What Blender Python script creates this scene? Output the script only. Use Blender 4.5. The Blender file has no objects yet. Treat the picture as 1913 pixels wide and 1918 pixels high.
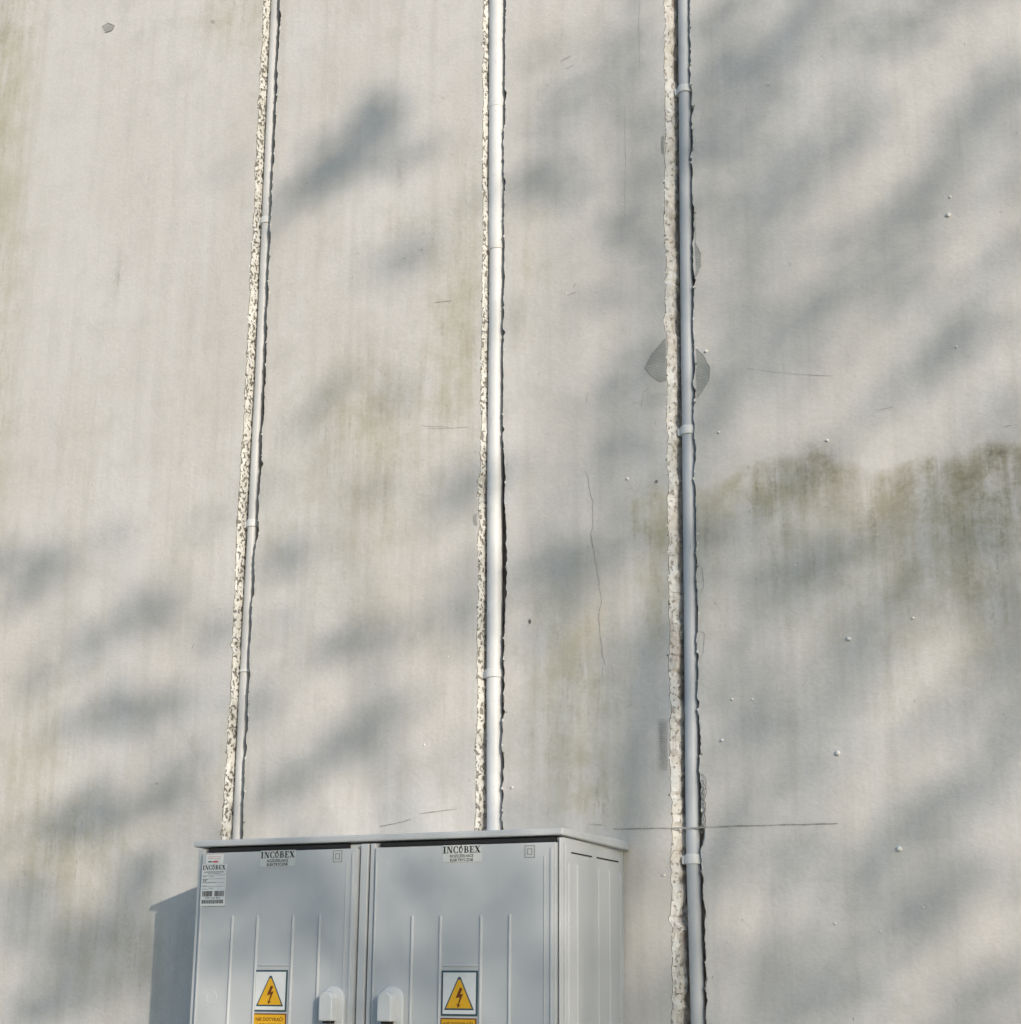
import bpy, bmesh, math, random
import numpy as np
from mathutils import Vector, Matrix

random.seed(7); np.random.seed(7)
S = bpy.context.scene
COL = S.collection

# ------------------------------------------------------------------ camera
FPX = 3237.0; D = 4.0
yaw = math.radians(25.3); pitch = math.atan(911/FPX); roll = math.radians(0.5)
CAMLOC = Vector((0, -D, 1.6))
Fw = Vector((-math.sin(yaw)*math.cos(pitch), math.cos(yaw)*math.cos(pitch), math.sin(pitch)))
Rt0 = Vector((math.cos(yaw), math.sin(yaw), 0)); Up0 = Rt0.cross(Fw)
Rt = Rt0*math.cos(roll) + Up0*math.sin(roll)
Up = Up0*math.cos(roll) - Rt0*math.sin(roll)
cd = bpy.data.cameras.new("camera"); cam = bpy.data.objects.new("camera", cd); COL.objects.link(cam)
cd.sensor_fit = 'HORIZONTAL'; cd.sensor_width = 36; cd.lens = FPX/1913*36
cd.clip_start = 0.05; cd.clip_end = 2000
M = Matrix((Rt, Up, -Fw)).transposed().to_4x4(); M.translation = CAMLOC
cam.matrix_world = M
S.camera = cam

def W(px, py, y=0.0):
    """survey point of the photograph -> point on the plane parallel to the wall"""
    d = Rt*(px-956.5) + Up*(959-py) + Fw*FPX
    t = (y - CAMLOC.y)/d.y
    return CAMLOC + d*t

# ------------------------------------------------------------------ helpers
def link(ob, parent=None):
    COL.objects.link(ob)
    if parent is not None: ob.parent = parent
    return ob

def mesh_ob(name, verts, faces, mats, parent=None, midx=None, smooth=False):
    me = bpy.data.meshes.new(name); me.from_pydata([tuple(v) for v in verts], [], faces)
    for m in mats: me.materials.append(m)
    if midx is not None: me.polygons.foreach_set("material_index", midx)
    if smooth: me.polygons.foreach_set("use_smooth", [True]*len(me.polygons))
    me.update()
    return link(bpy.data.objects.new(name, me), parent)

class MB:
    def __init__(s): s.v=[]; s.f=[]; s.m=[]
    def add(s, vs, fs, m=0):
        b=len(s.v); s.v += [tuple(v) for v in vs]
        for f in fs: s.f.append(tuple(i+b for i in f)); s.m.append(m)
    def box(s,x0,x1,y0,y1,z0,z1,m=0):
        s.add([(x0,y0,z0),(x1,y0,z0),(x1,y1,z0),(x0,y1,z0),(x0,y0,z1),(x1,y0,z1),(x1,y1,z1),(x0,y1,z1)],
              [(0,3,2,1),(4,5,6,7),(0,1,5,4),(1,2,6,5),(2,3,7,6),(3,0,4,7)],m)
    def poly(s, pts, y, m=0):   # pts in (x,z) -> faces toward -y
        a=sum(pts[i][0]*pts[(i+1)%len(pts)][1]-pts[(i+1)%len(pts)][0]*pts[i][1] for i in range(len(pts)))
        if a<0: pts=pts[::-1]
        s.add([(p[0],y,p[1]) for p in pts],[tuple(range(len(pts)))],m)
    def prism(s, pts, y0, y1, m=0): # pts (x,z); front y0 (<y1)
        a=sum(pts[i][0]*pts[(i+1)%len(pts)][1]-pts[(i+1)%len(pts)][0]*pts[i][1] for i in range(len(pts)))
        if a<0: pts=pts[::-1]
        n=len(pts)
        vs=[(p[0],y0,p[1]) for p in pts]+[(p[0],y1,p[1]) for p in pts]
        fs=[tuple(range(n)),tuple(range(2*n-1,n-1,-1))]
        for i in range(n):
            j=(i+1)%n; fs.append((i,i+n,j+n,j))
        s.add(vs,fs,m)
    def tube(s, pts, rad, seg=16, m=0, cap=True):
        pts=[Vector(p) for p in pts]; n=len(pts); vs=[]; fs=[]
        ref=Vector((0,1,0.01)).normalized()
        for i,p in enumerate(pts):
            t=(pts[min(i+1,n-1)]-pts[max(i-1,0)]).normalized()
            r=ref if abs(t.dot(ref))<0.9 else Vector((1,0,0))
            a=t.cross(r).normalized(); b=t.cross(a)
            rr=rad[i] if hasattr(rad,'__len__') else rad
            for k in range(seg):
                an=2*math.pi*k/seg; vs.append(p+a*math.cos(an)*rr+b*math.sin(an)*rr)
        for i in range(n-1):
            for k in range(seg):
                k2=(k+1)%seg; fs.append((i*seg+k,i*seg+k2,(i+1)*seg+k2,(i+1)*seg+k))
        if cap: fs.append(tuple(range(seg-1,-1,-1))); fs.append(tuple((n-1)*seg+k for k in range(seg)))
        s.add(vs,fs,m)
    def rib(s, x, z0, z1, y, r=0.0035, h=0.003, m=0, horiz=False):
        """half round moulded ridge on plane y (towards -y)"""
        n=6; L=[(z0,0.0),(z0+r,.8),(z0+2*r,1),(z1-2*r,1),(z1-r,.8),(z1,0.0)]
        vs=[];fs=[]
        for (z,k) in L:
            for i in range(n+1):
                a=math.pi*i/n
                u=math.cos(a)*r*max(k,.15); w=math.sin(a)*h*k
                vs.append((x+u,y-w,z) if not horiz else (z,y-w,x+u))
        for j in range(len(L)-1):
            for i in range(n):
                q=(j*(n+1)+i,(j+1)*(n+1)+i,(j+1)*(n+1)+i+1,j*(n+1)+i+1)
                fs.append(q if not horiz else q[::-1])
        s.add(vs,fs,m)
    def ob(s,name,mats,parent=None,smooth=False,bevel=0):
        o=mesh_ob(name,s.v,s.f,mats,parent,s.m,smooth)
        if bevel:
            b=o.modifiers.new("bevel",'BEVEL'); b.width=bevel; b.segments=2; b.limit_method='ANGLE'; b.angle_limit=math.radians(50)
        return o

def noise1(z, wl, seed):
    rs=np.random.RandomState(seed); t=rs.uniform(-1,1,20000)
    u=np.asarray(z)/wl+100; i=np.floor(u).astype(int); f=u-i; f=f*f*(3-2*f)
    return t[i]*(1-f)+t[i+1]*f

# ------------------------------------------------------------------ materials
class NT:
    def __init__(s,name,rough=0.6,spec=0.3):
        s.mat=bpy.data.materials.new(name); s.mat.use_nodes=True
        s.t=s.mat.node_tree; s.N=s.t.nodes; s.L=s.t.links
        s.b=s.N["Principled BSDF"]; s.b.inputs["Roughness"].default_value=rough
        s.b.inputs["Specular IOR Level"].default_value=spec
        s.co=s.N.new("ShaderNodeTexCoord").outputs["Object"]
    def put(s,sock,val):
        if isinstance(val,(int,float)): sock.default_value=val
        elif isinstance(val,tuple): sock.default_value=val if len(val)==4 or sock.type=='VECTOR' else (*val,1)
        else: s.L.new(val,sock)
    def mapping(s,scale,loc=(0,0,0)):
        m=s.N.new("ShaderNodeMapping"); s.L.new(s.co,m.inputs[0]); m.inputs["Scale"].default_value=scale; m.inputs["Location"].default_value=loc
        return m.outputs[0]
    def noise(s,scale,detail=4,rough=.6,vec=None,dist=0):
        n=s.N.new("ShaderNodeTexNoise"); s.L.new(vec or s.co,n.inputs["Vector"])
        n.inputs["Scale"].default_value=scale; n.inputs["Detail"].default_value=detail; n.inputs["Roughness"].default_value=rough; n.inputs["Distortion"].default_value=dist
        return n.outputs["Fac"]
    def voro(s,scale,vec=None,feature='F1'):
        n=s.N.new("ShaderNodeTexVoronoi"); n.feature=feature; s.L.new(vec or s.co,n.inputs["Vector"]); n.inputs["Scale"].default_value=scale
        return n.outputs["Distance"]
    def ramp(s,v,a,b,lo=0.0,hi=1.0):
        m=s.N.new("ShaderNodeMapRange"); m.interpolation_type='SMOOTHSTEP'; s.L.new(v,m.inputs[0])
        m.inputs[1].default_value=a; m.inputs[2].default_value=b; m.inputs[3].default_value=lo; m.inputs[4].default_value=hi
        return m.outputs[0]
    def math(s,op,a,b=0.0,clamp=False):
        m=s.N.new("ShaderNodeMath"); m.operation=op; m.use_clamp=clamp; s.put(m.inputs[0],a); s.put(m.inputs[1],b); return m.outputs[0]
    def mix(s,f,a,b,mode='MIX'):
        m=s.N.new("ShaderNodeMix"); m.data_type='RGBA'; m.blend_type=mode
        s.put(m.inputs[0],f); s.put(m.inputs[6],a); s.put(m.inputs[7],b); return m.outputs[2]
    def attr(s,name):
        n=s.N.new("ShaderNodeAttribute"); n.attribute_name=name; return n.outputs["Fac"]
    def color(s,c): s.put(s.b.inputs["Base Color"],c)
    def bump(s,h,strength=.3,dist=.002):
        n=s.N.new("ShaderNodeBump"); n.inputs["Strength"].default_value=strength; n.inputs["Distance"].default_value=dist
        s.L.new(h,n.inputs["Height"]); s.L.new(n.outputs[0],s.b.inputs["Normal"])

def simple(name,c,rough=.5,spec=.3,var=.08,scale=60):
    n=NT(name,rough,spec); v=n.ramp(n.noise(scale,3),.3,.7)
    n.color(n.mix(v,tuple(x*(1-var) for x in c),tuple(min(1,x*(1+var)) for x in c))); return n.mat

# painted wall
n=NT("weathered_painted_plaster",.85,.15)
streak=n.noise(1,5,.65,n.mapping((24,1,1.3)))
streak2=n.noise(1,4,.6,n.mapping((60,1,9)))
streakw=n.noise(1,3,.6,n.mapping((6,1,.6),(3,0,0)))
big=n.noise(1.6,4,.6); mid=n.noise(9,6,.7); fine=n.noise(90,4,.7)
c=n.mix(n.ramp(big,.35,.65),(.655,.615,.575),(.71,.675,.645))
c=n.mix(n.math('MULTIPLY',n.ramp(streak,.42,.75),.40),c,(.52,.49,.45))
c=n.mix(n.math('MULTIPLY',n.ramp(streakw,.48,.72),.40),c,(.715,.70,.70))
c=n.mix(n.math('MULTIPLY',n.ramp(mid,.46,.72),.38),c,(.51,.485,.45))
al=n.attr("algae")
alm=n.math('MULTIPLY',al,n.math('ADD',n.math('MULTIPLY',n.ramp(streak,.3,.65),.5),n.math('MULTIPLY',n.ramp(mid,.35,.65),.6)),True)
c=n.mix(alm,c,(.47,.425,.30))
al2=n.math('MULTIPLY',n.math('MULTIPLY',al,n.ramp(streak2,.5,.70)),n.ramp(fine,.38,.58),True)
c=n.mix(n.math('MULTIPLY',al2,.6),c,(.29,.26,.18))
gr=n.attr("grime")
grm=n.math('MULTIPLY',gr,n.math('ADD',n.ramp(streak,.3,.65,.1,.5),n.math('MULTIPLY',n.ramp(mid,.38,.66),n.ramp(fine,.35,.6,.25,.85))),True)
c=n.mix(grm,c,(.19,.165,.12))
c=n.mix(n.attr("pale"),c,(.72,.695,.67))
c=n.mix(n.attr("scar"),c,(.41,.40,.38))
sp=n.ramp(n.voro(26),.0,.045,1,0); sp=n.math('MULTIPLY',sp,n.ramp(big,.52,.6))
c=n.mix(n.math('MULTIPLY',sp,.6),c,(.2,.19,.16))
c=n.mix(n.ramp(fine,.3,.7,0,.16),c,(.38,.37,.34))
n.color(c)
hb=n.math('ADD',n.math('MULTIPLY',fine,.7),n.math('MULTIPLY',mid,1.8))
n.bump(hb,.42,.004)
M_WALL=n.mat

def foam(name,a,b,pitc,thr,amt,brown=0):
    n=NT(name,.9,.1)
    pit=n.ramp(n.noise(95,2,.5),thr,thr+.05); 
    c=n.mix(n.ramp(n.noise(8,4),.35,.7),a,b)
    c=n.mix(n.ramp(n.noise(30,4,.7),.5,.7,0,.3),c,(.45,.40,.34))
    if brown: c=n.mix(n.math('MULTIPLY',n.ramp(n.noise(1,5,.7,n.mapping((20,20,5))),.52,.68),brown),c,(.36,.27,.23))
    c=n.mix(n.math('MULTIPLY',pit,amt),c,pitc)
    n.color(c); n.bump(n.math('SUBTRACT',n.noise(140,3),n.math('MULTIPLY',pit,1.5)),.8,.004); return n.mat
M_FOAM=foam("cut_polystyrene",(.86,.845,.80),(.74,.72,.66),(.17,.15,.125),.545,.9)
M_FOAMF=foam("cut_polystyrene_edge",(.80,.785,.74),(.68,.655,.60),(.22,.19,.16),.55,.85)
M_FOAM2=foam("dusty_polystyrene",(.86,.84,.80),(.72,.67,.61),(.36,.29,.25),.60,.7,.65)

n=NT("rough_mortar",.95,.1)
c=n.mix(n.ramp(n.noise(22,5,.7),.35,.65),(.22,.165,.14),(.46,.40,.35))
n.color(c); n.bump(n.noise(70,6),1,.01); M_MORTAR=n.mat
M_EDGE=simple("broken_plaster_edge",(.25,.23,.20),.95,.1,.5,60)
n=NT("exposed_mesh_plaster",.95,.1)
wv=n.N.new("ShaderNodeTexWave"); wv.bands_direction='Z'; wv.inputs["Scale"].default_value=75; wv.inputs["Distortion"].default_value=1.0; n.L.new(n.co,wv.inputs[0])
c=n.mix(n.ramp(n.noise(25,4),.35,.65),(.40,.395,.37),(.51,.50,.47)); c=n.mix(n.math('MULTIPLY',wv.outputs["Fac"],.35),c,(.25,.25,.23))
n.color(c); n.bump(wv.outputs["Fac"],.5,.002); M_MESHP=n.mat
M_DARKLINE=simple("dark_hairline",(.22,.21,.19),.9,.1,.3,80)
M_PENCIL=simple("pencil_mark",(.36,.35,.32),.9,.1,.25,120)
M_FAINT=simple("hairline_crack",(.43,.42,.39),.9,.1,.2,120)
M_LUMP=simple("white_plaster_lump",(.80,.78,.74),.8,.2,.06,80)

def pvc(name,c):
    n=NT(name,.42,.35); d=n.ramp(n.noise(7,5,.7,n.mapping((1,1,.5))),.4,.7)
    col=n.mix(d,c,tuple(x*.86 for x in c)); col=n.mix(n.ramp(n.noise(55,5,.7),.6,.75,0,.5),col,(.42,.39,.34))
    n.color(col); return n.mat
M_PVCW=pvc("pale_conduit_plastic",(.78,.77,.76)); M_PVCG=pvc("grey_conduit_plastic",(.52,.535,.56)); M_PVCL=pvc("thin_conduit_plastic",(.62,.61,.60))
M_CLIP=pvc("clip_plastic",(.74,.74,.73))

n=NT("grey_cabinet_plastic",.62,.22)
c=n.mix(n.ramp(n.noise(3,4),.3,.7),(.525,.535,.545),(.57,.577,.582))
c=n.mix(n.ramp(n.noise(1,5,.7,n.mapping((60,60,3))),.55,.8,0,.3),c,(.46,.46,.45))
c=n.mix(n.ramp(n.noise(120,3,.7),.66,.74,0,.35),c,(.36,.36,.34))
n.color(c); n.bump(n.noise(350,2),.15,.0006); M_CAB=n.mat
n=NT("lighter_handle_plastic",.5,.3); n.color(n.mix(n.noise(20,3),(.63,.635,.635),(.69,.69,.685))); M_HAND=n.mat
M_DARK=simple("dark_gap_and_shadow",(.03,.03,.032),.8,.1)  # vent gaps, and the painted shadow below the handle levers
M_WHITE=simple("white_sticker",(.76,.76,.75),.5,.3,.03)
M_PLATE=simple("pale_logo_sticker",(.64,.645,.62),.5,.3,.03)
M_BLACK=simple("black_print",(.03,.03,.035),.6,.2)
M_BLUEG=simple("dark_teal_print",(.06,.10,.12),.6,.2)
M_YEL=simple("warning_yellow",(.80,.43,.025),.5,.3,.04)
M_BROWN=simple("brown_print",(.16,.05,.02),.6,.2)
M_RED=simple("red_print",(.55,.06,.05),.6,.2)
M_PINK=simple("faded_red_print",(.62,.38,.36),.6,.2)
M_GREYP=simple("grey_print",(.30,.31,.31),.6,.2)

# ------------------------------------------------------------------ chases
def zline(pts, y=0.0):
    P=[W(a,b,y) for a,b in pts]; P.sort(key=lambda p:p.z)
    z=np.array([p.z for p in P]); x=np.array([p.x for p in P])
    return lambda q: np.interp(q,z,x)
zs=np.concatenate([np.linspace(0,1.40,15),np.arange(1.405,5.05,.005),np.linspace(5.1,6.4,14)])
def edge(pts,seed,amp):
    f=zline(pts)(zs)
    e=f+amp*(.55*noise1(zs,.02,seed)+.5*noise1(zs,.06,seed+1)+.35*noise1(zs,.008,seed+2))
    ch=np.clip(noise1(zs,.035,seed+5)-.72,0,1)*amp*7
    return e, ch
chs=[]
# left edge, right edge, depth, seed, roughness, foam, slope of left flank, slope of right flank, lumpiness
spec=[([(493,0),(486,150),(475,400),(466,560),(458,760),(443,980),(436,1200),(425,1400),(415,1570)],
       [(525,0),(520,150),(508,400),(502,560),(495,760),(482,980),(470,1200),(461,1400),(454,1570)],.058,11,.0038,M_FOAM,.004,.003,1.0),
      ([(905,0),(904,250),(904,470),(900,800),(896,1000),(894,1260),(889,1550)],
       [(947,0),(945,250),(944,470),(943,800),(949,1040),(944,1260),(941,1400),(943,1550)],.055,31,.0038,M_FOAMF,.010,.004,1.0),
      ([(1244,0),(1245,200),(1246,400),(1250,810),(1253,1200),(1258,1610),(1258,1918)],
       [(1292,0),(1295,200),(1299,400),(1302,810),(1307,1200),(1316,1610),(1326,1918)],.052,51,.0048,M_FOAM2,.021,.006,1.7)]
for L,R,dep,seed,amp,mat,sl_,sr_,lm in spec:
    l,c1=edge(L,seed,amp); r,c2=edge(R,seed+100,amp)
    chs.append((l-c1,r+c2,dep,seed,mat,sl_,sr_,lm))

# ------------------------------------------------------------------ wall skin
rows=len(zs)
def seg(a,b,n): return [a+(b-a)*k/n for k in range(n+1)]
one=np.ones(rows)
segs=[ [x*one for x in np.linspace(-9,-4.15,9)][:-1]+seg(-4.15*one,chs[0][0],64),
       seg(chs[0][1],chs[1][0],56), seg(chs[1][1],chs[2][0],50),
       seg(chs[2][1],-.25*one,52)+[x*one for x in np.linspace(-.25,5,9)][1:] ]
V=[];Fc=[]
for sg in segs:
    b=len(V); nc=len(sg); A=np.array(sg)  # nc x rows
    X=A.T.reshape(-1); Z=np.repeat(zs,nc)
    V+=list(zip(X.tolist(),[0.0]*len(X),Z.tolist()))
    for j in range(rows-1):
        o=b+j*nc
        Fc+=[(o+i,o+i+1,o+nc+i+1,o+nc+i) for i in range(nc-1)]
wall=mesh_ob("wall",V,Fc,[M_WALL])
XY=np.array(V); X=XY[:,0]; Z=XY[:,2]
def blob(px,py,rx,ry,k,pw=2):
    c=W(px,py); ux=abs(W(px+rx,py).x-c.x); uz=abs(W(px,py-ry).z-c.z)
    return k*np.exp(-(np.abs((X-c.x)/ux)**pw+np.abs((Z-c.z)/uz)**pw))
alg=sum(blob(*b) for b in [(15,120,50,420,.8),(5,700,36,380,.5),(450,30,70,70,.55),(860,640,70,180,.7),(690,760,100,100,.55),(160,880,60,220,.2),
   (995,480,40,140,.4),(880,380,45,100,.4),(620,930,180,200,.3),(1070,1260,100,180,.75),(1100,1480,70,90,.75),(700,1000,60,200,.25),
   (60,1400,90,140,.45),(110,1600,130,90,.6),(220,1780,120,110,.5),(350,950,60,300,.15),(560,560,60,200,.15),(1060,60,50,60,.2),
   (760,420,60,60,.2),(420,1450,60,100,.2),(830,1250,50,150,.25),(1850,1010,120,180,.55),(1240,960,45,50,.5),(600,1500,300,160,.12),(1600,1100,300,150,.25)])
alg+=blob(1215,1060,28,150,.8,6)
# rain stain with a sharp crest
cp=[(1200,940),(1260,925),(1330,912),(1400,885),(1460,862),(1500,862),(1540,838),(1570,870),(1640,885),(1720,868),(1800,858),(1913,838)]
cw=[W(*p) for p in cp]; cx=np.array([p.x for p in cw]); cz=np.array([p.z for p in cw])
top=np.interp(X,cx,cz)+.012*noise1(X,.05,901)+.008*noise1(X,.02,902)
dd=top-Z
ins=(X>cx[0]-.02)
leng=.14+.08*noise1(X,.09,903)+.03*noise1(X,.03,904)
band=np.where((dd>-.02)&ins, np.clip((dd+.015)/.03,0,1)*np.exp(-np.clip(dd,0,9)/np.clip(leng,.05,1)),0)
rampx=np.clip((X-cx[1])/(cx[-1]-cx[1]),0,1)
grime=band*(.14+.44*rampx)*(1+.25*noise1(X,.05,905))
grime+=blob(1540,850,60,40,.30)+blob(1885,910,60,60,.42)+blob(1860,1080,90,60,.3)+blob(640,1190,200,60,.08)
grime+=blob(222,520,8,40,.5)+blob(750,330,8,40,.3)
alg+=band*.9+blob(1400,930,160,40,.4)
pale=blob(1590,1380,30,80,.35)+blob(1500,1130,40,60,.2)+blob(1195,1140,12,60,.4,4)+blob(120,300,90,300,.35)+blob(1560,1350,30,60,.2)+blob(250,700,90,260,.2)
scar=blob(1228,690,24,48,.35,4)+blob(1226,752,24,16,.3,6)+blob(1241,1395,9,48,.7,4)+blob(1150,1140,14,300,.12,4)
for nm,a in (("algae",alg),("grime",grime),("pale",pale),("scar",scar)):
    at=wall.data.attributes.new(nm,'FLOAT','POINT'); at.data.foreach_set("value",np.clip(a,0,1).astype(np.float32))
wall["label"]="weathered pale grey painted insulated wall with three cut grooves"; wall["category"]="wall"

# linings of grooves
for (l,r,dep,seed,fm,sA,sB,lm) in chs:
    jl=[ lm*(.0015*noise1(zs,.012,seed+20+k)+.0022*noise1(zs,.04,seed+40+k)) for k in range(4)]
    C=[(l,0*one),(l+.0010,.0022*one),(l+sA*.35+jl[0],.006*one+lm*.0014*noise1(zs,.015,seed+71)),(l+sA*.75+jl[1],.016*one+lm*.0016*noise1(zs,.02,seed+72)),(l+sA+jl[2],dep*.7*one),(l+sA+jl[3]+.002,dep*one),
       ((l+r)/2,(dep+.003*noise1(zs,.03,seed+60))),(r-sB+jl[3],dep*one),(r-sB+jl[1],dep*.4*one),(r-.001,.003*one),(r,0*one)]
    nc=len(C); v=[]
    for j in range(rows):
        for (a,y) in C: v.append((float(a[j]),float(y[j]),float(zs[j])))
    mi=[1,0,0,0,0,2,2,0,0,1]; f=[];m=[]
    for j in range(rows-1):
        for i in range(nc-1): f.append((j*nc+i,j*nc+i+1,(j+1)*nc+i+1,(j+1)*nc+i)); m.append(mi[i])
    mesh_ob("groove_lining",v,f,[fm,M_EDGE,M_MORTAR],wall,m)
b=MB(); b.box(-9,5,.072,.40,0,6.4); b.ob("masonry_core",[M_MORTAR],wall)
b=MB(); b.box(-9.05,5.05,-.05,.45,6.402,6.46); b.ob("coping",[simple("sheet_metal",(.35,.36,.36),.5,.5)],wall,bevel=.005)

def wp(px,py): p=W(px,py); return (p.x,p.z)
def ribbon(mb,pts,w,y,m=0,jit=0,sub=6):
    P=[]
    for i in range(len(pts)-1):
        a=Vector(wp(*pts[i])); c=Vector(wp(*pts[i+1]))
        for k in range(sub): P.append(a.lerp(c,k/sub)+Vector((random.uniform(-jit,jit),random.uniform(-jit,jit))))
    P.append(Vector(wp(*pts[-1])))
    vs=[];fs=[]
    for i,p in enumerate(P):
        t=(P[min(i+1,len(P)-1)]-P[max(i-1,0)]).normalized(); nn=Vector((-t.y,t.x))*w*.5*random.uniform(.5,1.3)
        vs+= [(p.x+nn.x,y,p.y+nn.y),(p.x-nn.x,y,p.y-nn.y)]
    for i in range(len(P)-1): fs.append((2*i,2*i+1,2*i+3,2*i+2))
    mb.add(vs,fs,m)
b=MB(); ribbon(b,[(1098,880),(1112,940),(1108,1000),(1118,1060),(1126,1120),(1122,1180),(1132,1240),(1130,1265)],.0016,-.0010,0,.003,6); b.ob("crack",[M_PENCIL],wall)
b=MB(); ribbon(b,[(1150,1553),(1290,1551),(1400,1547),(1570,1543)],.0032,-.0010,0,.0006,12); b.ob("drawn_line",[M_PENCIL],wall)
b=MB(); ribbon(b,[(713,1548),(745,1542),(770,1535)],.0024,-.0010,0,.0006,6); b.ob("drawn_line",[M_PENCIL],wall)
for pts in [[(790,798),(830,799),(850,802)],[(800,803),(878,800)],[(1170,200),(1172,300),(1170,420)],[(1198,0),(1197,60),(1199,130)],[(1400,690),(1480,700),(1560,704)]]:
    b=MB(); ribbon(b,pts,.0009,-.0010,0,.001,6); b.ob("crack",[M_FAINT],wall)

# small scuffs and flecks in the paint
mb=MB(); rs=random.Random(5)
def fleck(px,py,L_,w,an):
    p=W(px,py); c_,s_=math.cos(an),math.sin(an)
    n_=6; up=[];dn=[]
    for i in range(n_+1):
        t=-1+2*i/n_; ww=w*(1-t*t)**.5*rs.uniform(.5,1.2)+.0001; o=rs.uniform(-.2,.2)*w
        up.append((p.x+c_*t*L_-s_*(ww+o),p.z+s_*t*L_+c_*(ww+o))); dn.append((p.x+c_*t*L_+s_*(ww-o),p.z+s_*t*L_-c_*(ww-o)))
    vs=[(a,-.0009,b_) for a,b_ in up]+[(a,-.0009,b_) for a,b_ in dn]
    mb.add(vs,[(i,n_+1+i,n_+2+i,i+1) for i in range(n_)],rs.choice([0,0,1]))
for px,py,l_,w_,a_ in [(830,565,22,1.2,-.05),(1072,550,10,1.6,.2),(1076,535,6,1.2,.9),(362,1210,7,1.6,1.1),(294,1468,2,4,1.2),(148,1277,3,1.2,0),(790,468,3,2,.3),(1888,798,8,1,.1),(1660,765,14,.8,.1),(1010,700,3,1,.4),(660,520,4,1,1.4),
     (1180,1322,7,1.2,.5),(1060,110,14,1.4,.3),(1068,125,10,1,.3),(1440,160,4,1,.2),(820,1520,40,1.4,.08),(1120,1545,20,1.2,-.1),(1100,745,10,.8,1.5),(640,900,10,.8,1.5),(222,525,20,1.2,1.5)]:
    fleck(px,py,l_*.0014,w_*.0010,a_)
for k in range(170):
    fleck(rs.uniform(0,1910),rs.uniform(0,1910),rs.uniform(.001,.005),rs.uniform(.0004,.0010),rs.choice([1.5,1.6,rs.uniform(0,3)]))
mb.ob("paint_scuffs",[M_FAINT,M_PENCIL],wall)

def patch(pts,mat,rim,jit=.0015,y=-.0014,rimm=None,rw=.0022):
    P=[]
    for i in range(len(pts)):
        a=Vector(wp(*pts[i])); c=Vector(wp(*pts[(i+1)%len(pts)]))
        for k in range(4): P.append(a.lerp(c,k/4)+Vector((random.uniform(-jit,jit),random.uniform(-jit,jit))))
    mb=MB(); mb.poly([tuple(p) for p in P],y,0)
    if rim: ribbon(mb,rim,rw,y-.0008,1,.001,5)
    return mb.ob("exposed_render_patch",[mat,rimm or M_DARKLINE],wall)
patch([(1208,690),(1222,663),(1247,634),(1248,660),(1249,712),(1238,716),(1222,706)],M_MESHP,[(1247,634),(1222,663),(1208,690)],rimm=M_PENCIL)
patch([(1305,654),(1318,665),(1331,690),(1328,715),(1316,735),(1306,747)],M_MESHP,[(1304,654),(1318,665),(1331,690),(1328,715)],rimm=M_PENCIL)
patch([(1303,455),(1313,475),(1313,500),(1304,522)],M_MESHP,[(1303,455),(1313,475),(1313,500)],rimm=M_PENCIL)
patch([(1240,255),(1245,255),(1245,290),(1239,286)],M_MESHP,None)
patch([(887,965),(894,962),(894,985),(889,983)],M_MESHP,None)
def outline(pts,w=.0012):
    mb=MB(); ribbon(mb,pts,w,-.0012,0,.001,5); mb.ob("crack",[M_FAINT],wall)
outline([(1308,1056),(1316,1066),(1319,1100),(1311,1112)],.0018); outline([(1312,1183),(1320,1186),(1319,1220),(1313,1232)],.0018)
outline([(1202,762),(1204,738),(1216,726)]); outline([(1302,395),(1304,440),(1303,460)],.0016)
patch([(192,50),(203,43),(215,48),(211,57),(198,61)],M_MESHP,[(192,50),(203,43),(215,48),(211,57),(198,61)],.002)
patch([(395,39),(401,37),(404,41),(399,44)],M_MESHP,None,.001)
patch([(1227,901),(1232,899),(1233,904),(1229,906)],M_DARKLINE,None,.0006)
patch([(990,1163),(994,1158),(996,1166),(992,1170)],M_DARKLINE,None,.0006)
# crosshatched glass fibre mesh beside groove and frayed strands
mb=MB()
for k in range(22):
    y=1348+k*4.4; ribbon(mb,[(1236+random.uniform(-4,4),y),(1251,y+2)],.0010,-.0012,0,.0008,3)
for k in range(4): ribbon(mb,[(1236+k*4,1350+k*3),(1241+k*3,1440)],.0008,-.0018,0,.001,8)
mb.ob("exposed_fibre_mesh",[M_PENCIL],wall)
mb=MB()
for k in range(7):
    p0=W(1314,1450+k*12); pts=[]
    for t in range(9):
        a=t/8*math.pi*1.1; pts.append((p0.x+.012*math.sin(a)*random.uniform(.7,1.3),-.006*math.sin(a)-.001,p0.z-.045*(1-math.cos(a))*.5*random.uniform(.9,1.2)))
    mb.tube(pts,.0007,5)
mb.ob("frayed_fibre",[M_DARKLINE],wall)
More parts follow.
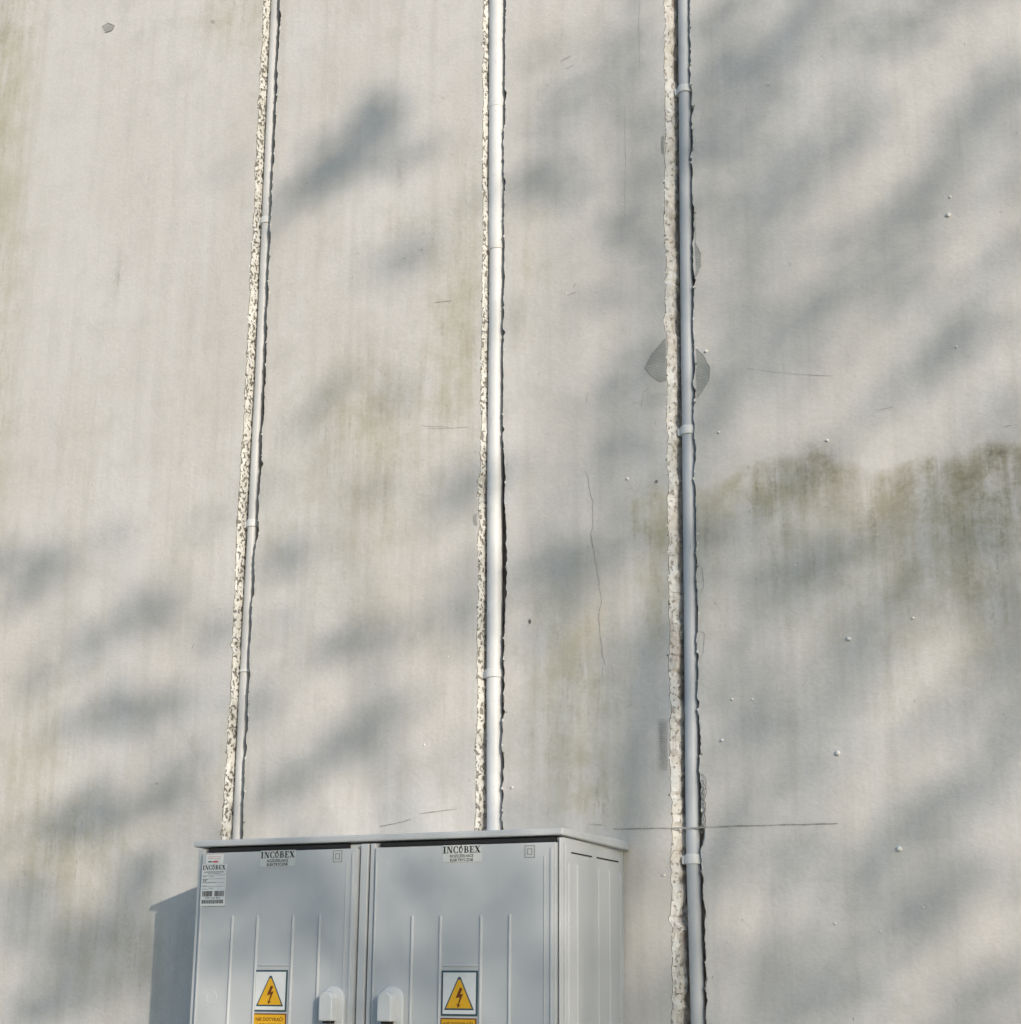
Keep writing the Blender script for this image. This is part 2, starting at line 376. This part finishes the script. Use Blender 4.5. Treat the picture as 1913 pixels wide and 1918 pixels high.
# plaster lumps
mb=MB()
def lump(px,py,r):
    p=W(px,py); bm=bmesh.new(); bmesh.ops.create_icosphere(bm,subdivisions=2,radius=r)
    vs=[(p.x+v.co.x*random.uniform(.8,1.2),-.3*r+v.co.y*.9,p.z+v.co.z*random.uniform(.8,1.15)) for v in bm.verts]
    mb.add(vs,[tuple(v.index for v in f.verts) for f in bm.faces],0); bm.free()
for px,py,r in [(1570,1411,7),(1685,1590,7),(1590,1197,6),(1353,1387,5),(1176,897,4.5),(1780,369,4),(1777,403,6.5),(1792,650,4),(1550,825,4.5),(1711,1158,4),(1347,810,4),(1323,658,5),(1372,1310,4),
      (1650,1745,3),(1410,1310,3.5),(1565,1730,3.5),(795,1395,3),(1490,1060,2.5),(875,770,2.5),(1060,550,2.5),(960,1475,4.5),(1730,1700,2.5),(1245,1640,3.5),(840,1230,2.5)]:
    lump(px,py,r*.0009)
mb.ob("plaster_lumps",[M_LUMP],wall,smooth=True)
# crumbs along groove edges
for (l,r,dep,seed,fm,sA,sB,lm) in chs:
    mb=MB()
    for i in range(220):
        j=random.randrange(20,rows-20); x=(l if random.random()<.5 else r)[j]+random.uniform(-.002,.003); rr=random.uniform(.0012,.0036)
        bm=bmesh.new(); bmesh.ops.create_icosphere(bm,subdivisions=1,radius=rr)
        vs=[(x+v.co.x*random.uniform(.7,1.3),.001+v.co.y*.7,zs[j]+v.co.z*random.uniform(.7,1.8)) for v in bm.verts]
        mb.add(vs,[tuple(v.index for v in f.verts) for f in bm.faces],random.choice([0,0,1])); bm.free()
    mb.ob("groove_edge_crumbs",[M_LUMP,M_EDGE],wall)

# ------------------------------------------------------------------ conduits
def conduit(pts,yc,r,mat,label,clips,upper=None):
    f=zline(pts,yc); zz=np.arange(.9,6.35,.06)
    wob=.0016*noise1(zz,.5,int(r*1e5))
    path=[(float(f(z))+w,yc,float(z)) for z,w in zip(zz,wob)]
    mb=MB(); mb.tube(path,r,28); o=mb.ob("conduit",[mat],smooth=True)
    o["label"]=label; o["category"]="conduit"; o["group"]="electrical conduits set in wall grooves"
    for (px,py,hh) in clips:
        c=W(px,py,yc); x=float(f(c.z)); R=r+.0040
        mb=MB(); mb.tube([(x,yc,c.z-hh/2),(x,yc,c.z-hh/2+.002),(x,yc,c.z+hh/2-.002),(x,yc,c.z+hh/2)],[R-.0012,R,R,R-.0012],28)
        mb.box(x-R-.007,x-R*.55,yc-.006,yc+.012,c.z-hh*.45,c.z+hh*.38)
        mb.box(x-R*.5,x+R*.5,yc+R*.6,.0515,c.z-hh*.4,c.z+hh*.4)
        q=mb.ob("pipe_clip",[M_CLIP],o,bevel=.001)
    if upper:
        c=W(*upper,yc); zz2=[c.z,c.z+.003]+list(np.arange(c.z+.05,6.34,.06))
        mb=MB(); mb.tube([(float(f(z)),yc,float(z)) for z in zz2],[r+.001]+[r+.0028]*(len(zz2)-1),28); mb.ob("pipe_sleeve",[M_PVCW],o,smooth=True)
    return o
conduit([(517,0),(500,400),(474,980),(458,1300),(446,1570)],.034,.0145,M_PVCL,"thin pale conduit deep inside a speckled wall groove",[(497,415,.022),(470,982,.022),(458,1258,.008)])
conduit([(932,0),(931,470),(928,800),(927,1000),(926,1260),(928,1550)],.024,.0210,M_PVCW,"thick white conduit with sleeve in narrow groove above cabinet",[(931,198,.022),(926,1263,.022)],(931,470))
conduit([(1282,0),(1286,400),(1290,810),(1294,1200),(1300,1610),(1307,1918)],.020,.0170,M_PVCG,"grey conduit in dusty groove running down beside cabinet",[(1281,170,.022),(1286,808,.024),(1298,1610,.024)])

# ------------------------------------------------------------------ cabinet
dp=.385; YF=-dp
def G(px,py,y=YF): return W(px,py,y)
def gx(px,py=1750,y=YF): return G(px,py,y).x
x0=gx(365,1582); x1=gx(1055,1556); zt=(G(365,1575).z+G(1055,1551).z)/2
cab=link(bpy.data.objects.new("electrical_cabinet",None)); cab.location=((x0+x1)/2,-dp/2,0)
cab["label"]="grey plastic double door electrical cabinet mounted against the wall"; cab["category"]="electrical cabinet"
BX0=x0+.012; BX1=x1-.006; zb=.55; zl=zt-.018
def par(o,p=cab):
    o.parent=p
    if p is cab: o.matrix_parent_inverse=Matrix.Translation(cab.location).inverted()
    return o
# lid
mb=MB()
mb.add([(x0,YF-.006,zl+.002),(x1+.002,YF-.006,zl+.002),(x1+.012,-.002,zl-.004),(x0,-.002,zl-.004),
        (x0,YF-.006,zt),(x1+.002,YF-.006,zt),(x1+.012,-.002,zt+.001),(x0,-.002,zt+.001)],[(0,3,2,1),(4,5,6,7),(0,1,5,4),(1,2,6,5),(2,3,7,6),(3,0,4,7)])
par(mb.ob("lid",[M_CAB],bevel=.004))
# body
YB=YF+.014
mb=MB(); mb.box(BX0,BX1,YB,-.001,zb,zl-.001)
def siderib(y,z0,z1,w=.004,h=.0025):
    mb.add([(BX1,y-w,z0),(BX1+h,y-w*.5,z0+.004),(BX1+h,y+w*.5,z0+.004),(BX1,y+w,z0),
            (BX1,y-w,z1),(BX1+h,y-w*.5,z1-.004),(BX1+h,y+w*.5,z1-.004),(BX1,y+w,z1)],
           [(0,1,5,4),(1,2,6,5),(2,3,7,6),(0,3,2,1),(4,5,6,7)])
k_=dp/.31
for y in (-.272,-.232,-.13,-.075,-.02): siderib(y*k_,zb+.02,zl-.055)
mb.box(BX1,BX1+.004,-.296*k_,-.286*k_,zb,zl-.012)
xm0=gx(672,1750); xm1=gx(701,1750); xm=gx(689,1750)
mb.box(xm0+.001,xm-.003,YF-.004,YB-.001,zb+.01,zl-.003); mb.box(xm+.003,xm1-.001,YF-.004,YB-.001,zb+.01,zl-.003)
mb.box(BX0,gx(374),YF+.002,YB-.001,zb+.01,zl-.003)
mb.box(gx(1047),BX1,YF-.001,YB-.001,zb+.01,zl-.003)
par(mb.ob("body",[M_CAB],bevel=.0025))
mb=MB(); 
mb.box(xm-.003,xm+.003,YF+.006,YB-.0005,zb+.01,zl-.004)
mb.box(gx(390,1585),gx(652,1585),YF+.002,YB-.0006,zl-.011,zl-.002)
mb.box(gx(712,1578),gx(1040,1578),YF+.002,YB-.0006,zl-.011,zl-.002)
mb.box(BX1+.0005,BX1+.0015,-.262*k_,-.165*k_,zl-.034,zl-.031); mb.box(BX1+.0005,BX1+.0015,-.14*k_,-.03*k_,zl-.034,zl-.031)
par(mb.ob("ventilation_gap",[M_DARK]))
mb=MB(); mb.box(BX0+.03,BX1-.03,-.30,-.01,0,zb-.002); par(mb.ob("plinth",[simple("concrete_grey",(.33,.33,.31),.9,.1,.2,20)],bevel=.006))

def textmesh(s):
    cu=bpy.data.curves.new("t",'FONT'); cu.body=s; cu.size=1; cu.align_x='CENTER'; cu.offset=.018
    o=bpy.data.objects.new("t",cu); COL.objects.link(o); bpy.context.view_layer.update()
    dg=bpy.context.evaluated_depsgraph_get(); me=bpy.data.meshes.new_from_object(o.evaluated_get(dg))
    v=[tuple(x.co) for x in me.vertices]; f=[tuple(p.vertices) for p in me.polygons]
    bpy.data.objects.remove(o); bpy.data.meshes.remove(me); bpy.data.curves.remove(cu); return v,f
def puttext(mb,s,cx,cz,w,h,y,m):
    v,f=textmesh(s); xs=[a[0] for a in v]; ys=[a[1] for a in v]
    ax,bx,ay,by=min(xs),max(xs),min(ys),max(ys)
    mb.add([(cx-w/2+(a[0]-ax)/(bx-ax)*w,y,cz-h/2+(a[1]-ay)/(by-ay)*h) for a in v],f,m)
def logo(mb,cx,cz,w,h,y,m):
    """bold slab-serif capitals"""
    q=[]; 
    def R(o,a,b,c,d): q.append([(o+a,b),(o+c,b),(o+c,d),(o+a,d)])
    def arc(o,cx_,cy_,ro,rv,ri,riv,a0,a1,n=14,dx=0):
        for i in range(n):
            a=math.radians(a0+(a1-a0)*i/n); c=math.radians(a0+(a1-a0)*(i+1)/n)
            q.append([(o+cx_+ro*math.cos(a),cy_+rv*math.sin(a)),(o+cx_+ro*math.cos(c),cy_+rv*math.sin(c)),
                      (o+cx_+dx+ri*math.cos(c),cy_+riv*math.sin(c)),(o+cx_+dx+ri*math.cos(a),cy_+riv*math.sin(a))])
    o=0
    R(o,.14,0,.38,1);R(o,0,0,.52,.08);R(o,0,.92,.52,1); o+=.60
    R(o,.12,0,.20,1);R(o,0,0,.32,.07);R(o,0,.93,.3,1);q.append([(o+.1,1),(o+.36,1),(o+.84,0),(o+.62,0)]);R(o,.74,.0,.83,1);R(o,.62,.93,.95,1);o+=1.02
    arc(o,.42,.5,.42,.52,.24,.44,45,315,18,.03);R(o,.66,.66,.76,1);R(o,.66,.0,.76,.3); o+=.88
    arc(o,.36,.5,.36,.56,.20,.44,70,290,14,.02); arc(o,.30,.5,.34,.40,.22,.30,-80,80,10,.0); q.append([(o+.30,1.15),(o+.46,1.1),(o+.36,.6),(o+.28,.62)]); o+=.76
    R(o,.12,0,.34,1);R(o,0,0,.4,.08);R(o,0,.92,.4,1);arc(o,.4,.74,.30,.26,.12,.17,-90,90,10);arc(o,.4,.27,.38,.27,.16,.18,-90,90,10);R(o,.3,.46,.45,.54);o+=.88
    R(o,.12,0,.34,1);R(o,0,0,.7,.09);R(o,0,.91,.7,1);R(o,.3,.46,.55,.54);R(o,.62,0,.70,.28);R(o,.62,.72,.70,1);R(o,.5,.36,.56,.64);o+=.80
    q.append([(o+.04,1),(o+.32,1),(o+.88,0),(o+.60,0)]);q.append([(o+.70,1),(o+.80,1),(o+.20,0),(o+.10,0)]);R(o,0,.93,.4,1);R(o,.58,.93,.92,1);R(o,0,0,.34,.07);R(o,.5,0,.95,.07);o+=.95
    for i,p in enumerate(q): mb.poly([(cx-w/2+a/o*w,cz-h/2+b*h) for a,b in p],y-.00002*(i%5),m)

def par2(o,d): o.parent=d; return o
def door(pa,pb,ribs,logo_px,sq_px,sign_px,plate_px,hx):
    xa=gx(pa); xb=gx(pb); yd=YF-.010; zd=zl-.014; z0=zb+.03
    def dx(px,py): return W(px,py,yd).x
    def dz(px,py): return W(px,py,yd).z
    mb=MB(); mb.box(xa,xb,yd,YF+.010,z0,zd)
    mb.box(xa+.002,xa+.006,yd-.0022,yd-.0002,z0+.006,zd-.03); mb.box(xb-.012,xb-.007,yd-.003,yd-.0002,z0+.006,zd-.012)
    mb.box(xb-.028,xb-.025,yd-.0018,yd-.0002,z0+.006,zd-.03)
    top=dz(ribs[1],1713)
    for k,rx in enumerate(ribs): mb.rib(dx(rx,1760),z0+.02,top-(.001 if k in(1,2) else 0),yd,.0036,.0040)
    zr=dz(sign_px[0],sign_px[2]-9); mb.rib(zr,dx(ribs[1],1800)+.004,dx(ribs[2],1800)-.004,yd,.003,.002,0,True)
    if pa<500:
        X0,Z0=dx(396,1868),dz(396,1868)
        ring=[(X0+.014*math.cos(a),yd,Z0+.016*math.sin(a)) for a in np.linspace(0,2*math.pi,25)]
        mb.tube(ring,.0010,6)
    d=par(mb.ob("door",[M_CAB],bevel=.0015))
    # logo sticker
    a,b_,t,bt=logo_px; X0,X1=dx(a,t),dx(b_,t); Z1,Z0=dz(a,t),dz(a,bt); w=X1-X0;h=Z1-Z0
    mb=MB(); mb.box(X0,X1,yd-.0012,yd-.0004,Z0,Z1,0); yy=yd-.0016
    logo(mb,(X0+X1)/2,Z1-h*.27,w*.98,h*.40,yy,1)
    puttext(mb,"ROZDZIELNICE",(X0+X1)/2,Z1-h*.64,w*.60,h*.17,yy,1); puttext(mb,"ELEKTRYCZNE",(X0+X1)/2,Z1-h*.87,w*.60,h*.17,yy,1)
    par2(mb.ob("logo_sticker",[M_PLATE,M_BLACK]),d)
    # double square mark
    cx,cy=sq_px; cX,cZ=dx(cx,cy),dz(cx,cy); mb=MB()
    for s,tk in ((.0125,.0014),(.0062,.0012)):
        mb.box(cX-s,cX-s+tk,yd-.0012,yd-.0003,cZ-s*1.1,cZ+s*1.1); mb.box(cX+s-tk,cX+s,yd-.0012,yd-.0003,cZ-s*1.1,cZ+s*1.1)
        mb.box(cX-s+tk,cX+s-tk,yd-.0012,yd-.0003,cZ+s*1.1-tk,cZ+s*1.1); mb.box(cX-s+tk,cX+s-tk,yd-.0012,yd-.0003,cZ-s*1.1,cZ-s*1.1+tk)
    par2(mb.ob("insulation_class_mark",[M_GREYP]),d)
    # warning sign
    a,b_,t,bt=sign_px; X0,X1=dx(a,t),dx(b_,t); Z1,Z0=dz(a,t),dz(a,bt); w=X1-X0;h=Z1-Z0; cX=(X0+X1)/2
    mb=MB(); mb.box(X0,X1,yd-.0012,yd-.0004,Z0,Z1,1); mb.box(X0+w*.05,X1-w*.05,yd-.0020,yd-.0014,Z0+h*.045,Z1-h*.045,0)
    def tri(k): 
        cz=Z0+h*.40; return [(cX-w*.41*k,cz-h*.27*k),(cX+w*.41*k,cz-h*.27*k),(cX+w*.03,cz+h*.46*k),(cX-w*.03,cz+h*.46*k)]
    mb.poly(tri(1.0),yd-.0024,1); mb.poly(tri(.86),yd-.0027,2)
    B=[(.02,.30),(.10,.27),(.03,.10),(.12,.12),(.0,-.20),(.05,-.19),(-.03,-.30),(-.07,-.17),(-.03,-.19),(.02,.02),(-.10,-.02)]
    mb.poly([(cX+x*w*.95,Z0+h*.40+z*h*.75) for x,z in B],yd-.0030,3)
    par2(mb.ob("warning_sign",[M_WHITE,M_BLUEG,M_YEL,M_BROWN]),d)
    a,b_,t=plate_px; X0,X1=dx(a,t),dx(b_,t); Z1=dz(a,t); w=X1-X0; Z0=Z1-w*.85; cX=(X0+X1)/2
    mb=MB(); mb.box(X0,X1,yd-.0012,yd-.0004,Z0,Z1,1); mb.box(X0+w*.03,X1-w*.03,yd-.0020,yd-.0014,Z0+w*.03,Z1-w*.03,0)
    for k,(s,ww) in enumerate((("NIE DOTYKAĆ!",.82),("URZĄDZENIE",.72),("ELEKTRYCZNE",.78))): puttext(mb,s,cX,Z1-w*(.13+.17*k),w*ww,w*.115,yd-.0024,1)
    par2(mb.ob("warning_plate",[M_YEL,M_BROWN]),d)
    # handle: arched escutcheon, protruding lever
    xc=(dx(hx[0],1890)+dx(hx[1],1890))/2+.006; ww=abs(dx(hx[1],1890)-dx(hx[0],1890))/2*.95; zt_=dz(hx[0],1847)
    def arch(c,w_,z1,z0_): return [(c+w_*math.cos(a),z1-w_+w_*math.sin(a)) for a in np.linspace(0,math.pi,15)]+[(c-w_,z0_),(c+w_,z0_)]
    mb=MB(); mb.prism(arch(xc,ww,zt_,zt_-.19),yd-.010,yd-.0003)
    wl=ww*.60; xl=xc-.003
    mb.prism(arch(xl,wl,zt_-.012,zt_-.078),yd-.038,yd-.0102)
    mb.prism(arch(xl,wl*.7,zt_-.095,zt_-.165),yd-.020,yd-.0102)
    par2(mb.ob("handle",[M_HAND],bevel=.003),d)
    mb=MB(); mb.box(xl-wl*.6,xl+wl*.6,yd-.030,yd-.0105,zt_-.0835,zt_-.0785); par2(mb.ob("lever_shadow",[M_DARK]),d)  # dark block standing in for the shadow under the lever
    return d
d1=door(376,668,[434,481,548,598],(489,554,1594,1624),(633,1604),(478,540,1817,1895),(475,537,1898),(601,644))
d2=door(703,1044,[772,825,901,955],(830,902,1584,1616),(993,1595),(828,896,1818,1903),(826,893,1907),(709,755))
# rating labels
yd=YF-.010
def L(px,py): p=W(px,py,yd); return p.x,p.z
mb=MB(); (X0,Z1),(X1,Z0)=L(387,1600),L(418,1618); mb.box(X0,X1,yd-.0012,yd-.0004,Z0,Z1,0); w=X1-X0;h=Z1-Z0
mb.box(X0,X1,yd-.0016,yd-.0013,Z1-h*.05,Z1,4)
for k,z in enumerate((.26,.44)): mb.box(X0+w*.12,X1-w*.12,yd-.0016,yd-.0013,Z1-h*(z+.05),Z1-h*z,4)
mb.box(X0+w*.42,X0+w*.72,yd-.0016,yd-.0013,Z0+h*.14,Z0+h*.30,2); mb.box(X0+w*.15,X0+w*.38,yd-.0016,yd-.0013,Z0+h*.16,Z0+h*.28,1)
o=mb.ob("inspection_sticker",[M_WHITE,M_BLACK,M_RED,M_GREYP,M_PINK]); par2(o,d1)
mb=MB(); (X0,Z1),(X1,Z0)=L(376,1620),L(422,1697); X0=max(X0,gx(377)+.001); mb.box(X0,X1,yd-.0032,yd-.0024,Z0,Z1,0); w=X1-X0;h=Z1-Z0; yy=yd-.0036; cX=(X0+X1)/2
logo(mb,cX,Z1-h*.075,w*.94,h*.11,yy,1)
puttext(mb,"ROZDZIELNICE ELEKTRYCZNE",cX,Z1-h*.185,w*.8,h*.03,yy,1); puttext(mb,"www.incobex.pl",cX,Z1-h*.225,w*.5,h*.025,yy,1)
for k in range(4): mb.box(X0+w*.03,X1-w*.03,yy,yy+.0002,Z1-h*(.262+.09*k),Z1-h*(.257+.09*k),1)
puttext(mb,"CE",X0+w*.14,Z1-h*.39,w*.14,h*.055,yy,1)
for k in range(5): mb.box(X0+w*.06,X0+w*(.22+.05*(k%3)),yy,yy+.0002,Z1-h*(.30+.075*k),Z1-h*(.285+.075*k),3); 
for k in range(3): mb.box(X0+w*.30,X0+w*(.5+.1*(k%2)),yy,yy+.0002,Z1-h*(.30+.14*k),Z1-h*(.287+.14*k),3)
for (za,zc) in ((.64,.77),(.85,.94)):
    x=X0+w*.06
    while x<X1-w*.06:
        bw=random.choice([.6,1,1.4,1.9])*.00045
        if not (za<.7 and cX-w*.03<x<cX+w*.06): mb.box(x,x+bw,yy,yy+.0002,Z1-h*zc,Z1-h*za,1)
        x+=bw+random.choice([.7,1.2,1.9])*.00060
puttext(mb,"590 123 456",cX,Z1-h*.805,w*.6,h*.03,yy,1)
o=mb.ob("rating_label",[M_WHITE,M_BLACK,M_RED,M_GREYP]); par2(o,d1)

# ------------------------------------------------------------------ sun direction from the cast shadow of the lid corner
corner=Vector((x0,YF-.006,zt)); shp=W(280,1697)
sdir=(corner-shp).normalized()
elev=math.asin(sdir.z); az=math.atan2(sdir.x,sdir.y)
sl=bpy.data.lights.new("sun",'SUN'); sl.energy=3.0; sl.angle=math.radians(.5); sl.color=(1,.905,.79)
so=link(bpy.data.objects.new("sun",sl)); so.rotation_euler=(-sdir).to_track_quat('-Z','Y').to_euler(); so.location=sdir*30
w=bpy.data.worlds.new("World"); S.world=w; w.use_nodes=True
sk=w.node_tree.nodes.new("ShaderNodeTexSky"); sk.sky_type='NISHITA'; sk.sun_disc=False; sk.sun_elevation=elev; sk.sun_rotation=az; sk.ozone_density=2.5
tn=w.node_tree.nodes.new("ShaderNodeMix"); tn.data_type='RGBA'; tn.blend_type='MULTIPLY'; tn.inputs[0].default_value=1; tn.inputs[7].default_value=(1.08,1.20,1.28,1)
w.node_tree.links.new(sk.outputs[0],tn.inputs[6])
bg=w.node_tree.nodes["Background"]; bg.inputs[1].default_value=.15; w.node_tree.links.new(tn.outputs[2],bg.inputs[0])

# ------------------------------------------------------------------ ground
g=NT("short_grass_ground",.95,.1); g.color(g.mix(g.ramp(g.noise(.8,6),.35,.65),(.08,.10,.045),(.15,.14,.10)))
gr_=mesh_ob("ground",[(-300,-300,0),(300,-300,0),(300,300,0),(-300,300,0)],[(0,1,2,3)],[g.mat]); gr_["kind"]="structure"; gr_["label"]="grassy ground in front of the wall"; gr_["category"]="ground"

# ------------------------------------------------------------------ tree whose crown dapples the wall
SH=[# leaf bunches: px,py,rx,ry,angle(deg, up-right +),density
 (560,360,65,24,38,.8),(640,290,80,48,35,1.1),(705,225,50,50,20,1.2),(760,300,50,32,10,.5),
 (1050,260,50,120,0,.5),(1010,340,60,50,0,.5),(1195,430,55,240,0,.5),(1150,120,50,70,0,.4),
 (1370,180,80,150,0,.6),(1480,90,90,45,30,.4),(1600,60,80,30,35,.4),(1760,40,70,24,40,.5),(1480,330,110,40,30,.6),(1620,230,80,36,40,.6),(1860,180,50,40,40,.6),
 (1800,300,100,24,38,.8),(1690,400,100,26,35,.7),(1400,480,70,70,20,.5),(1560,560,110,22,40,.7),(1690,520,60,20,40,.6),(1800,640,100,30,42,1.0),(1700,730,90,20,25,.5),
 (1400,640,80,50,20,.5),(1330,760,50,50,0,.4),(1890,480,40,32,40,.6),
 (760,480,70,32,15,.6),(640,720,60,25,20,.25),(880,910,80,40,20,.7),(1130,850,45,100,0,.5),(1040,1060,110,45,10,1.1),(900,1080,50,40,0,.4),
 (540,1050,50,34,10,.9),(60,1060,90,36,-5,.8),(270,1140,52,38,10,1.1),(180,1210,50,32,20,.6),(540,1160,50,32,0,.5),(660,1200,90,28,20,.7),(400,1190,40,32,30,.6),
 (240,1340,130,34,10,.9),(60,1290,40,24,0,.4),(700,1350,80,32,20,.8),(600,1440,80,32,15,.7),(480,1320,40,40,0,.5),(860,1150,70,22,20,.5),
 (160,1530,130,45,15,1.0),(330,1480,60,32,30,.7),(40,1700,60,60,0,.8),(150,1800,105,75,20,1.0),(260,1640,70,40,30,.7),(100,1890,90,30,0,.6),
 (1210,1320,50,70,0,.6),(1430,1100,90,50,20,.5),(1570,1050,70,50,0,.4),(1600,1230,70,45,20,.5),(1790,1000,110,70,0,.5),(1880,1160,50,80,0,.6),(1720,1130,50,40,0,.4),
 (1420,1370,60,28,30,.6),(1340,1260,35,50,0,.4),(1850,1420,100,26,40,.8),(1740,1560,110,24,38,.9),(1620,1640,70,22,40,.8),(1760,1680,110,32,38,1.1),(1640,1780,80,26,38,.9),
 (1400,1820,45,50,0,.6),(1520,1890,100,22,25,.9),(1850,1850,80,26,30,.7)]
SHB=[(470,1660,100,80,10,.8),(590,1760,70,60,30,1.1),(860,1800,100,50,25,1.0),(900,1700,100,40,20,.5),(760,1660,50,50,0,.6),(1000,1850,50,60,0,.8),(640,1890,50,32,0,.6),(420,1790,50,32,20,.6),
 (560,1600,80,24,0,.4),(820,1610,80,24,0,.3),(700,1800,30,50,0,.6)]
# gaps in the crown
LITR=[(1700,170,90,36),(1560,120,60,26),(1870,50,70,40),(1480,520,75,45),(1640,650,95,45),(1560,770,140,42),(1420,820,80,40),(1880,560,60,32),(1000,760,70,100),(1000,900,60,50),(1640,1310,100,45),(1400,1450,80,50),
 (1560,1500,95,55),(1500,1700,110,50),(1870,1560,70,36),(1860,1740,60,45),(1660,300,90,22),(1520,420,90,28),(1780,450,80,26),(1480,1200,70,30),(1380,1700,60,80),(1230,1720,60,220),(1600,1400,120,45),(1740,1430,70,28),(1700,1880,80,28),
 (1700,830,200,40),(1130,1650,60,60),(1340,900,60,40),(1880,250,50,24),(1300,1560,60,60),(1150,1150,50,60),(1750,1230,60,26),(1640,950,80,24)]
LIT=[(620,980),(700,1080),(600,1280),(850,1290),(330,1060),(120,1130),(400,1250),(250,1240),(150,1430),(60,1560),(560,1120),(800,620),(900,200)]+[(a,b) for a,b,_,_ in LITR]
LIT2=[(200,300),(200,700),(650,600),(850,350)]
rs=random.Random(21); EX=[]
while len(EX)<130:
    px,py=rs.uniform(0,1913),rs.uniform(0,1918)
    wgt=.7 if px>1100 else (.8 if py>900 else .22)
    if px<420 and py<900: wgt=.04
    if rs.random()>wgt: continue
    if any((px-a)**2+((py-b)*1.1)**2<70**2 for a,b in LIT) or any((px-a)**2+(py-b)**2<150**2 for a,b in LIT2): continue
    EX.append((px,py,rs.uniform(20,45),rs.uniform(14,26),rs.uniform(10,60),rs.uniform(.3,.65)))
LA=.030
vs=[];fs=[]
def leaf(p,s):
    a=Vector((random.gauss(0,1),random.gauss(0,1),random.gauss(0,1))).normalized()
    b=a.orthogonal().normalized(); b=(Matrix.Rotation(random.uniform(0,6.28),3,a)@b); c=a.cross(b)
    i=len(vs); vs.extend([p-b*s,p+c*s*.55,p+b*s,p-c*s*.55]); fs.append((i,i+1,i+2,i+3))
centres=[]
for (px,py,rx,ry,an,de,yp) in [b+(0.0,) for b in SH+EX]+[b+(YF,) for b in SHB]:
    c=W(px,py,yp); ux=abs(W(px+50,py,yp).x-W(px,py,yp).x)/50; uz=abs(W(px,py-50,yp).z-W(px,py,yp).z)/50
    area=math.pi*rx*ry*ux*uz*1.6*abs(sdir.y)
    nleaf=int(de*1.1*area/(LA*LA*1.1*.5))
    t0=random.uniform(12.0,15.5); centres.append(c+sdir*t0)
    for k in range(nleaf):
        u,v=random.gauss(0,.60)*rx,random.gauss(0,.60)*ry; ca,sa=math.cos(math.radians(an)),math.sin(math.radians(an))
        qx=(u*ca-v*sa)*ux; qz=(u*sa+v*ca)*uz
        leaf(c+Vector((qx,0,qz))+sdir*(t0+random.gauss(0,.35)),LA*random.uniform(.7,1.3))
# the denser side of the crown, with its gaps
ca,sa=math.cos(math.radians(35)),math.sin(math.radians(35)); cnt=0
for k in range(5200):
    px,py=random.uniform(1060,2000),random.uniform(-80,2000)
    acc=.55*min(1,max(0,(px-1060)/110)); 
    g_=0
    for a,b,rx,ry in LITR:
        dx_,dy_=px-a,-(py-b); u=(dx_*ca+dy_*sa)/(rx*1.25); v=(-dx_*sa+dy_*ca)/(ry*1.35)
        if ry>rx: u=dx_/(rx*1.2); v=dy_/(ry*1.2)
        g_=max(g_,math.exp(-(u*u+v*v)**2))
    if random.random()<acc*(1-g_)*.85:
        leaf(W(px,py)+sdir*random.uniform(12,15.5),LA*random.uniform(.7,1.3)); cnt+=1
cc=sum(centres,Vector())/len(centres)
for k in range(60):
    a=random.uniform(0,6.28); rr=random.uniform(2.7,4.0)
    q=W(957,959)+Vector((math.cos(a)*rr*1.15,0,math.sin(a)*rr)); 
    if q.z<.2: continue
    t0=random.uniform(12,16)
    for j in range(60): leaf(q+sdir*t0+Vector((random.gauss(0,.28),random.gauss(0,.28),random.gauss(0,.2))),LA*1.5)
M_LEAF=simple("leaf_green",(.07,.11,.03),.6,.3,.3,3)
M_BARK=simple("bark_brown",(.14,.10,.07),.9,.1,.3,12)
base=Vector((cc.x+.3,cc.y,0)); fork=Vector((cc.x+.1,cc.y,max(2.4,cc.z-3.2)))
tr=MB(); tr.tube([base,base.lerp(fork,.5)+Vector((.08,0,0)),fork,cc.lerp(fork,.45)],[.20,.16,.13,.07],12)
tree=tr.ob("tree",[M_BARK],smooth=True); tree["label"]="leafy tree standing opposite the wall and dappling it"; tree["category"]="tree"
lb=MB(); random.shuffle(centres)
for c in centres[:34]:
    s=fork.lerp(cc,random.uniform(0,.45)); m=s.lerp(c,.55)+Vector((0,0,.15)); lb.tube([s,m,c],[.026,.014,.005],6)
lb.ob("limbs",[M_BARK],tree,smooth=True)
mesh_ob("crown",vs,fs,[M_LEAF],tree)
print("leaves",len(fs),cnt)
S.view_settings.view_transform='Standard'; S.view_settings.look='None'; S.view_settings.exposure=0
